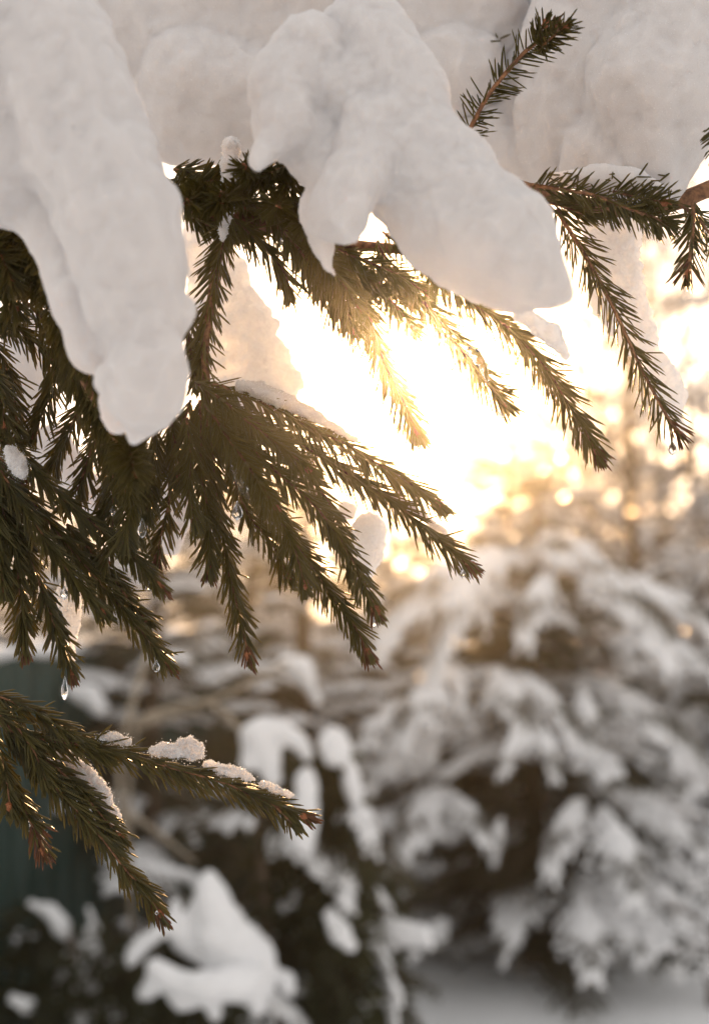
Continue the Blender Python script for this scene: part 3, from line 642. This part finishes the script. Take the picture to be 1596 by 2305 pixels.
shoot(BF, [(480, 900, .99), (560, 1000, .99), (620, 1060, .99), (690, 1120, .99), (750, 1190, .99), (798, 1270, .99), (848, 1375, .99)], nl=54, step=1.6, spread=36, part=.3, grav=.3, buds=3, rust=.05)
shoot(BF, [(475, 910, 1.01), (530, 1010, 1.01), (590, 1110, 1.01), (640, 1190, 1.01), (700, 1270, 1.01), (750, 1345, 1.01), (798, 1410, 1.01), (828, 1470, 1.01)], nl=54, step=1.6, spread=35, part=.3, grav=.25, buds=3, rust=.06)
shoot(BF, [(480, 920, .98), (560, 1060, .98), (620, 1150, .98), (660, 1230, .98), (688, 1318, .98)], nl=52, step=1.6, spread=38, part=.3, grav=.3)
shoot(BF, [(450, 900, 1.0), (452, 1000, 1.0), (455, 1080, 1.0), (470, 1170, 1.0), (468, 1285, 1.0)], nl=52, step=1.5, spread=34, part=.3, buds=2, rust=.05)
shoot(BF, [(470, 930, 1.01), (482, 1080, 1.01), (500, 1200, 1.01), (520, 1308, 1.01), (545, 1408, 1.01), (560, 1480, 1.01)], nl=50, step=1.7, spread=33, part=.3, buds=3, rust=.05)
shoot(BF, [(430, 900, 1.02), (385, 1033, 1.02), (380, 1133, 1.02), (362, 1208, 1.02), (355, 1262, 1.02)], nl=50, step=2.0, spread=38, part=.5, buds=2, rust=.08)
shoot(BF, [(455, 900, .97), (510, 980, .96), (560, 1050, .95), (600, 1110, .94), (625, 1150, .94)], nl=50, step=1.6, spread=40, part=.1, buds=3, stray=1)
shoot(BF, [(440, 860, .97), (500, 900, .96), (560, 950, .96), (640, 1010, .97), (700, 1060, .97)], nl=50, step=1.6, spread=40, part=.1, stray=1)
shoot(BF, [(420, 940, .97), (430, 1020, .97), (425, 1100, .97), (440, 1180, .98)], nl=50, step=1.7, spread=38, part=.1, stray=1)
shoot(BF, [(500, 950, 1.03), (530, 1080, 1.03), (560, 1160, 1.03), (610, 1220, 1.03), (650, 1300, 1.03)], nl=50, step=1.9, spread=38, part=.1, stray=2)
shoot(BF, [(600, 980, 1.02), (680, 1060, 1.02), (740, 1130, 1.02), (770, 1210, 1.02)], nl=52, step=1.8, spread=36, part=.1, stray=1, grav=.35)

BL = thing('spruce_bough', 'dense spruce bough drooping from the left border above the lowest bough', 'spruce bough', P(0, 1040, 1.0), G)
wood(BL, [(-120, 930, 1.0), (-60, 970, 1.0), (0, 1020, 1.0), (60, 1090, 1.0)], 16, 9)
shoot(BL, [(-20, 975, .99), (50, 1020, .99), (100, 1080, .99), (200, 1170, .99), (300, 1250, .99), (362, 1320, .99)], nl=50, step=1.5, spread=30, part=.3, grav=.35, buds=3, rust=.04)
shoot(BL, [(-20, 1020, 1.0), (75, 1133, 1.0), (150, 1225, 1.0), (225, 1310, 1.0), (300, 1398, 1.0), (380, 1495, 1.0)], nl=52, step=1.5, spread=32, part=.3, grav=.35, buds=3, rust=.04)
shoot(BL, [(150, 1180, 1.01), (230, 1270, 1.01), (290, 1350, 1.01), (330, 1395, 1.01)], nl=48, step=1.6, spread=32, part=.3, grav=.3, buds=3)
shoot(BL, [(-20, 1070, .99), (10, 1160, .99), (35, 1260, .99), (48, 1360, .99), (58, 1465, .99)], nl=50, step=1.5, spread=32, part=.3, buds=2, rust=.04)
shoot(BL, [(0, 1080, 1.0), (40, 1190, 1.0), (80, 1290, 1.0), (115, 1385, 1.0), (150, 1480, 1.0), (162, 1515, 1.0)], nl=48, step=1.6, spread=32, part=.3, grav=.2, buds=2, rust=.04)
shoot(BL, [(0, 1060, .98), (60, 1150, .98), (120, 1240, .98), (190, 1330, .98), (235, 1380, .98)], nl=50, step=1.5, spread=34, part=.1, stray=1, grav=.35)
shoot(BL, [(-40, 1040, .98), (-10, 1160, .98), (0, 1260, .98), (10, 1330, .98)], nl=50, step=1.6, spread=34, part=.1, stray=1)

BN = thing('spruce_bough', 'dark tangled spruce bough at the upper left beneath the left snow mass', 'spruce bough', P(60, 620, .95), G)
wood(BN, [(-150, 500, .95), (-40, 540, .95), (60, 600, .94), (120, 700, .94), (190, 860, .93), (280, 1020, .93)], 12, 6)
for pts, kw in (
    ([(30, 540, .94), (60, 600, .93), (100, 660, .93)], dict(spread=60, step=.7, part=0)),
    ([(60, 530, .93), (100, 570, .91), (130, 620, .90)], dict(spread=60, step=.7, part=0)),
    ([(-40, 520, .94), (0, 570, .92), (30, 640, .92)], dict(spread=60, step=.7, part=0)),
    ([(-20, 510, .95), (40, 530, .93), (90, 550, .92)], dict(spread=65, step=.7, part=0)),
    ([(-50, 560, .95), (0, 630, .94), (40, 700, .94)], dict(spread=40, step=1.2, part=0)),
    ([(100, 600, .93), (125, 680, .92), (150, 760, .92), (190, 820, .92)], dict(spread=50, step=1.1, part=0)),
    ([(130, 700, .93), (170, 780, .92), (220, 850, .91), (250, 930, .91)], dict(spread=50, step=1.1, part=0)),
    ([(110, 572, .98), (60, 640, .98), (20, 700, .98), (-30, 740, .98)], dict(nl=60)),
    ([(-30, 700, .99), (40, 740, .99), (100, 790, .99), (150, 850, .98)], dict()),
    ([(60, 680, .97), (110, 740, .97), (150, 830, .97), (190, 900, .97)], dict()),
    ([(-20, 760, 1.0), (20, 840, 1.0), (35, 920, 1.0), (40, 990, 1.0)], dict()),
    ([(120, 820, 1.01), (115, 880, 1.01), (95, 930, 1.01), (75, 980, 1.01)], dict()),
    ([(-30, 820, .98), (0, 880, .98), (10, 960, .98)], dict()),
    ([(190, 900, 1.02), (160, 960, 1.02), (135, 1010, 1.02), (110, 1055, 1.02)], dict()),
    ([(230, 960, 1.02), (200, 1030, 1.02), (180, 1090, 1.02), (150, 1135, 1.02)], dict()),
    ([(270, 1000, 1.03), (250, 1080, 1.03), (240, 1140, 1.03), (215, 1180, 1.03)], dict()),
    ([(200, 860, .96), (240, 950, .95), (275, 1040, .95), (290, 1110, .95)], dict(spread=46, step=1.1, part=0)),
    ([(150, 800, .95), (200, 900, .95), (240, 1000, .96), (260, 1070, .96)], dict(spread=46, step=1.1, part=0)),
    ([(280, 980, .92), (295, 1030, .89), (305, 1070, .88)], dict(spread=50, step=.7, part=0, buds=4)),
    ([(300, 1000, .97), (300, 1090, .97), (290, 1160, .97), (280, 1225, .98)], dict(step=1.5)),
    ([(320, 1000, 1.0), (330, 1090, 1.0), (320, 1150, 1.0), (310, 1210, 1.0)], dict(step=1.5)),
    ([(350, 960, 1.0), (345, 1040, 1.0), (338, 1110, 1.0), (330, 1160, 1.0)], dict(step=1.5)),
    ([(380, 920, 1.0), (395, 1000, 1.0), (405, 1080, 1.0)], dict(step=1.5)),
    ([(250, 1050, 1.0), (255, 1130, 1.0), (250, 1200, 1.0), (240, 1275, 1.0)], dict(step=1.9)),
):
    k = dict(nl=50, step=1.6, spread=38, part=.2, stray=1, buds=2); k.update(kw); shoot(BN, pts, **k)

BB = thing('spruce_bough', 'lowest spruce bough reaching in from the left border with grainy snow on it', 'spruce bough', P(0, 1640, 1.0), G)
wood(BB, [(-140, 1560, 1.0), (-60, 1590, 1.0), (0, 1625, 1.0), (60, 1660, 1.0)], 14, 7)
shoot(BB, [(-20, 1562, 1.0), (50, 1590, 1.0), (110, 1622, 1.0), (180, 1665, 1.0), (235, 1695, 1.0)], nl=54, step=1.5, spread=30, grav=.25, part=.3, buds=1, stray=2)
shoot(BB, [(30, 1655, 1.0), (100, 1665, 1.0), (200, 1680, 1.0), (300, 1703, 1.0), (400, 1733, 1.0), (500, 1762, 1.0), (600, 1805, 1.0), (690, 1838, 1.0)], nl=58, step=1.7, spread=30, grav=.32, part=.6, r0=4.5, buds=3, stray=5, rust=.03)
shoot(BB, [(600, 1800, 1.0), (640, 1835, 1.0), (665, 1862, 1.0)], nl=40, step=2.6, spread=24, grav=.1, buds=0, stray=0)
shoot(BB, [(10, 1640, 1.0), (60, 1690, 1.0), (100, 1745, 1.0), (170, 1822, 1.0), (225, 1882, 1.0), (280, 1955, 1.0), (330, 2010, 1.0), (362, 2060, 1.0)], nl=56, step=1.6, spread=30, grav=.25, part=.5, r0=4.5, buds=3, stray=3, rust=.07)
shoot(BB, [(20, 1650, 1.01), (90, 1700, 1.01), (160, 1760, 1.01), (225, 1832, 1.01), (272, 1888, 1.01)], nl=50, step=1.6, spread=28, grav=.1, part=.5, buds=3, stray=2)
shoot(BB, [(-20, 1690, 1.0), (10, 1745, 1.0), (40, 1800, 1.0), (75, 1862, 1.0), (100, 1920, 1.0)], nl=46, step=1.5, spread=34, part=.4, buds=3, stray=3, rust=.3)
shoot(BB, [(-30, 1640, .99), (0, 1700, .99), (15, 1760, .99), (22, 1820, .99)], nl=46, step=1.7, spread=34, part=.4, stray=1)
shoot(BB, [(-20, 1600, .99), (40, 1640, .99), (80, 1700, .99), (100, 1750, .99)], nl=50, step=1.5, spread=34, part=.3, stray=1)

# ------------------------------------------------------------------ snow masses on the boughs
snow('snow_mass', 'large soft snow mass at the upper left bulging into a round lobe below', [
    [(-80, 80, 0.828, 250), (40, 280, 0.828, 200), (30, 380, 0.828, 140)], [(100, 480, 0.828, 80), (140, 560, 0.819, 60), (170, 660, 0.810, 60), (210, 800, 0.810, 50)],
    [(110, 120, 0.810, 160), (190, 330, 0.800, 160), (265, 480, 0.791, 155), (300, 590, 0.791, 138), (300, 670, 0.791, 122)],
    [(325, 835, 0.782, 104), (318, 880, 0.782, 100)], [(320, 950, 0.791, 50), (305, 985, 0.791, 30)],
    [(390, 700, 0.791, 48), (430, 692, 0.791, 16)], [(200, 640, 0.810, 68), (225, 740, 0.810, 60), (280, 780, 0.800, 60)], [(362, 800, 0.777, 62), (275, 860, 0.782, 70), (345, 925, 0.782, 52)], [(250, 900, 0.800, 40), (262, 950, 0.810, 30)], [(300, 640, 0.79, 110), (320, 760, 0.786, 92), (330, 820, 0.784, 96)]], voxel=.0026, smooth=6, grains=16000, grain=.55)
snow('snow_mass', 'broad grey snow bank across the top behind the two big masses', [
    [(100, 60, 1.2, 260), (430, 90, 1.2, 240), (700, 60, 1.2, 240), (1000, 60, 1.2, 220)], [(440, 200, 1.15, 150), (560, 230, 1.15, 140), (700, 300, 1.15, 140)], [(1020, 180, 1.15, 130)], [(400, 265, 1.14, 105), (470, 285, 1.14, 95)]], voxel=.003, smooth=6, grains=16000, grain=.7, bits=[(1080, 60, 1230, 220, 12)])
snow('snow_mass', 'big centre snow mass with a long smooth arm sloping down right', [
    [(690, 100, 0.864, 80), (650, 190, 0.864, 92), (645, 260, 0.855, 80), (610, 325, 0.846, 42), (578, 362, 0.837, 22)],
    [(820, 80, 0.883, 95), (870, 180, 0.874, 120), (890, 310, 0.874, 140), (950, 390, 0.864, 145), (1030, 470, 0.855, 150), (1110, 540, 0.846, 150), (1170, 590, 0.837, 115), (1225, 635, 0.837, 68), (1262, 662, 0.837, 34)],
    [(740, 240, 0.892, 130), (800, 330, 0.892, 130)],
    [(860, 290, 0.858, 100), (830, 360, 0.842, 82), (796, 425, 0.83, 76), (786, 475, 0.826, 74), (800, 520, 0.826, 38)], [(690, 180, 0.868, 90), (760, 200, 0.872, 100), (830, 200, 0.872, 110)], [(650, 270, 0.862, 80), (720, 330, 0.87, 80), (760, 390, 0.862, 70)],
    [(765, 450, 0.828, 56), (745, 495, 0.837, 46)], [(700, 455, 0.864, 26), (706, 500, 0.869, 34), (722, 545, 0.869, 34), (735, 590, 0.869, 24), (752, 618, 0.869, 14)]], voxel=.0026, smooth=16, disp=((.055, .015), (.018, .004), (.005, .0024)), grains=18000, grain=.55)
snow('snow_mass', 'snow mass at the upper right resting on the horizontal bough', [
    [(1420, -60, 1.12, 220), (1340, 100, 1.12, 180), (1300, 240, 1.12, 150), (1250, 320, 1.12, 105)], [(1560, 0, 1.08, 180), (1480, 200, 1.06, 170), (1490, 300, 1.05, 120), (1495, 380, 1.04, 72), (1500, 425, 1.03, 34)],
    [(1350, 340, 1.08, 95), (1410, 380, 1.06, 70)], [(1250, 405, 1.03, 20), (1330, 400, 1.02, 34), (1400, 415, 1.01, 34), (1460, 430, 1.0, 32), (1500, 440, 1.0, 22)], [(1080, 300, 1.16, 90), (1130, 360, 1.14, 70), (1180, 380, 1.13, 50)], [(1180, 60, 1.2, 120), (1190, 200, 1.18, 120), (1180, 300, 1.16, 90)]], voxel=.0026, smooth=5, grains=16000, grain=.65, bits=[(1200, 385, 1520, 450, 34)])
snow('snow_slab', 'upright snow slab with a ragged right edge behind the longest hanging twig', [
    [(1375, 500, 1.09, 66), (1385, 600, 1.09, 62), (1392, 680, 1.09, 62), (1440, 770, 1.09, 44)], [(1480, 830, 1.09, 40), (1505, 880, 1.09, 44), (1518, 925, 1.09, 28), (1530, 965, 1.09, 14)]], voxel=.0016, smooth=3, disp=((.02, .010), (.006, .006), (.0025, .002)), m=M_SLAB, grains=5000, grain=.8, depthscale=.7)
snow('snow_slab', 'backlit snow slab with glittering right edge in the centre left gap', [
    [(505, 560, 1.12, 34), (520, 650, 1.12, 52), (550, 730, 1.12, 72), (575, 800, 1.12, 78), (615, 860, 1.12, 72), (560, 870, 1.12, 80)], [(455, 470, 1.13, 40), (462, 560, 1.12, 50), (465, 680, 1.12, 55), (470, 800, 1.12, 60)]], voxel=.0018, smooth=3, disp=((.02, .012), (.007, .007), (.003, .002)), m=M_SLAB, grains=6000, grain=.8, depthscale=.5)
snow('snow_clump', 'icy snow clump behind the twig tips right of the centre fan', [[(830, 1195, 1.08, 40), (832, 1240, 1.08, 34), (822, 1290, 1.08, 18), (826, 1330, 1.08, 9)], [(780, 1150, 1.08, 22)]], voxel=.0014, smooth=2, disp=((.008, .006), (.003, .0025)), m=M_SLAB, grains=1500)
snow('snow_clump', 'snow lump hanging behind the left bough, above the longest drop', [[(152, 1340, 1.03, 30), (160, 1390, 1.03, 24), (160, 1440, 1.03, 14), (160, 1490, 1.03, 7)]], voxel=.0012, smooth=2, disp=((.008, .006), (.003, .0025)), m=M_SLAB, grains=1200)
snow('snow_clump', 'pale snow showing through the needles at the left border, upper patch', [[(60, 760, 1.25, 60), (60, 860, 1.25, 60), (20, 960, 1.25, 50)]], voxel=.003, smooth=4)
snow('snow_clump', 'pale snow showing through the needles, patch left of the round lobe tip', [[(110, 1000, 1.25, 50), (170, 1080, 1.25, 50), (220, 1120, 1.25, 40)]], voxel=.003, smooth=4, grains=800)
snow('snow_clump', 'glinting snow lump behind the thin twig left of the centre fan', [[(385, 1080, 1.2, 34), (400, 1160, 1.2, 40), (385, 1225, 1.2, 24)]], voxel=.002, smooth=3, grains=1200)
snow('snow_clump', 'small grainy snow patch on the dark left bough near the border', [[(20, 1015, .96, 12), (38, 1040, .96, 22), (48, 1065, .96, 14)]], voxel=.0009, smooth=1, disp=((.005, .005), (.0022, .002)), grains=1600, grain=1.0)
snow('snow_crust', 'thin snow crust on the topmost arching twig of the fan', [[(540, 868, .985, 14), (590, 880, .985, 20), (650, 905, .985, 18), (700, 932, .985, 16), (760, 965, .985, 9), (800, 990, .985, 6)]], voxel=.0011, smooth=2, disp=((.008, .006), (.003, .0025)), grains=1600)
snow('snow_crust', 'icy crust on the arching twig near its tip', [[(870, 1115, 1.01, 12), (920, 1140, 1.01, 14), (960, 1170, 1.01, 9), (1010, 1205, 1.01, 6)]], voxel=.001, smooth=1, disp=((.005, .004), (.0022, .0016)), grains=500)
snow('snow_clump', 'grainy snow dusting on the upright twig base left of centre', [[(520, 330, .98, 24), (518, 390, .98, 18), (514, 440, .98, 22), (505, 500, .98, 12), (500, 540, .98, 6)]], voxel=.0013, smooth=2, disp=((.008, .005),), grains=1400)
snow('snow_crust', 'first small sugary snow crust on the lowest bough, next to the border', [[(232, 1662, 1.0, 9), (262, 1662, 1.0, 11), (288, 1672, 1.0, 7)]], voxel=.0008, smooth=1, disp=((.005, .005), (.0022, .002)), grains=1500, grain=1.2)
snow('snow_crust', 'largest sugary snow crust on the lowest bough with a knobbly right end', [[(345, 1690, 1.0, 9), (380, 1688, 1.0, 16), (415, 1692, 1.0, 17), (445, 1700, 1.0, 10)], [(410, 1675, 1.0, 12), (428, 1670, 1.0, 10), (450, 1685, 1.0, 11), (455, 1700, 1.0, 6)]], voxel=.0008, smooth=1, disp=((.006, .006), (.0022, .002)), grains=2600, grain=1.2)
snow('snow_crust', 'low icy crust along the middle of the lowest bough', [[(465, 1722, 1.0, 8), (500, 1732, 1.0, 11), (540, 1740, 1.0, 11), (570, 1758, 1.0, 6)]], voxel=.0008, smooth=1, disp=((.005, .005), (.0022, .002)), grains=1300)
snow('snow_crust', 'thin icy crust nearest the tip of the lowest bough', [[(590, 1766, 1.0, 7), (620, 1776, 1.0, 9), (660, 1794, 1.0, 5)]], voxel=.0008, smooth=1, disp=((.005, .004), (.0022, .0016)), grains=900)
snow('snow_clump', 'slanting sugary snow clump between the two longest twigs of the lowest bough', [[(90, 1685, 1.025, 10), (130, 1705, 1.025, 20), (180, 1745, 1.025, 30), (218, 1790, 1.025, 30), (242, 1830, 1.025, 24), (262, 1880, 1.02, 10)]], voxel=.001, smooth=2, disp=((.007, .007), (.003, .003)), grains=4200, grain=1.2)
snow('snow_clump', 'small snow bit on the shortest hanging twig of the lowest bough', [[(68, 1838, 1.01, 8), (82, 1860, 1.01, 11), (92, 1885, 1.01, 6)]], voxel=.0008, smooth=1, disp=((.005, .004), (.0022, .0016)), grains=700)
snow('ice_lump', 'shiny glazed ice lump on the twig right of the sun', [[(1165, 708, .95, 14), (1200, 724, .95, 22), (1240, 750, .95, 24), (1266, 786, .95, 15), (1272, 802, .95, 8)]], voxel=.0011, smooth=2, disp=((.008, .006), (.003, .002)), m=M_GLAZE, grains=900, grain=.9, cat='ice lump')
snow('ice_lump', 'clear ice bead crust on the twig just right of the sun', [[(1058, 790, .985, 11), (1072, 800, .985, 14), (1088, 830, .985, 10), (1098, 855, .985, 6)]], voxel=.0009, smooth=2, disp=((.004, .002),), m=M_ICE, cat='ice lump')
snow('ice_lump', 'clear ice sliver lying among the centre fan needles', [[(522, 1050, .955, 5), (536, 1075, .955, 8), (550, 1105, .955, 10), (556, 1118, .955, 6)]], voxel=.0007, smooth=2, disp=((.004, .002),), m=M_ICE, cat='ice lump')
for lab, x, y, d, w_, h_ in (
    ('plump ice drop hanging left of the centre fan', 320, 1190, .96, 19, 44), ('bubbly ice drop under the ice sliver in the centre fan', 534, 1150, .95, 24, 44),
    ('tiny ice drop above and left of the plump one', 254, 1150, .96, 11, 26), ('sparkling drop on the left bough above the hanging snow lump', 145, 1335, .97, 17, 30),
    ('longest icicle-like drop at the lowest tip of the left bough', 146, 1550, 1.0, 15, 56), ('bright drop under the tip of the longest right twig', 1513, 1008, 1.0, 18, 34),
    ('drop at the twig tip straight under the sun', 936, 992, 1.0, 20, 26), ('drop at the twig tip right of the sun', 1126, 935, 1.0, 16, 20),
    ('drop caught in the tip of the lowest twig of the left bough', 352, 1500, .985, 16, 28), ('drop on the tip of the highest twig of the left bough', 336, 1322, .985, 11, 20),
    ('drop on the low tips between centre fan and open snow', 842, 1400, 1.0, 12, 28), ('drop inside the tip of the fan twig that reaches farthest right', 1042, 1290, .985, 12, 18),
    ('drop on the tip of the lowest bough pointing down', 353, 2056, .985, 8, 10), ('round ice bead between two twigs below the centre bough', 634, 541, 1.0, 13, 13)):
    drop(lab, x, y, d, w_, h_)

#@@HAZE
hz = mat('glare_haze')[0]; nt = hz.node_tree; nt.nodes.remove(nt.nodes['Principled BSDF'])
pv = nt.nodes.new('ShaderNodeVolumePrincipled'); pv.inputs['Density'].default_value = 0.0078; pv.inputs['Color'].default_value = (.98, .98, .98, 1); pv.inputs['Anisotropy'].default_value = 0.962
nt.links.new(pv.outputs[0], nt.nodes['Material Output'].inputs['Volume'])  # even air haze that also stands in for lens glare round the sun
V = [(x, y, z) for z in (-1.5, 9.5) for y in (-50, 180) for x in (-150, 150)]
F = [(0, 2, 3, 1), (4, 5, 7, 6), (0, 1, 5, 4), (2, 6, 7, 3), (0, 4, 6, 2), (1, 3, 7, 5)]
h = link_mesh('haze', V, F, hz); h['kind'] = 'stuff'; h['label'] = 'thin haze in the air, also standing in for lens glare round the sun'
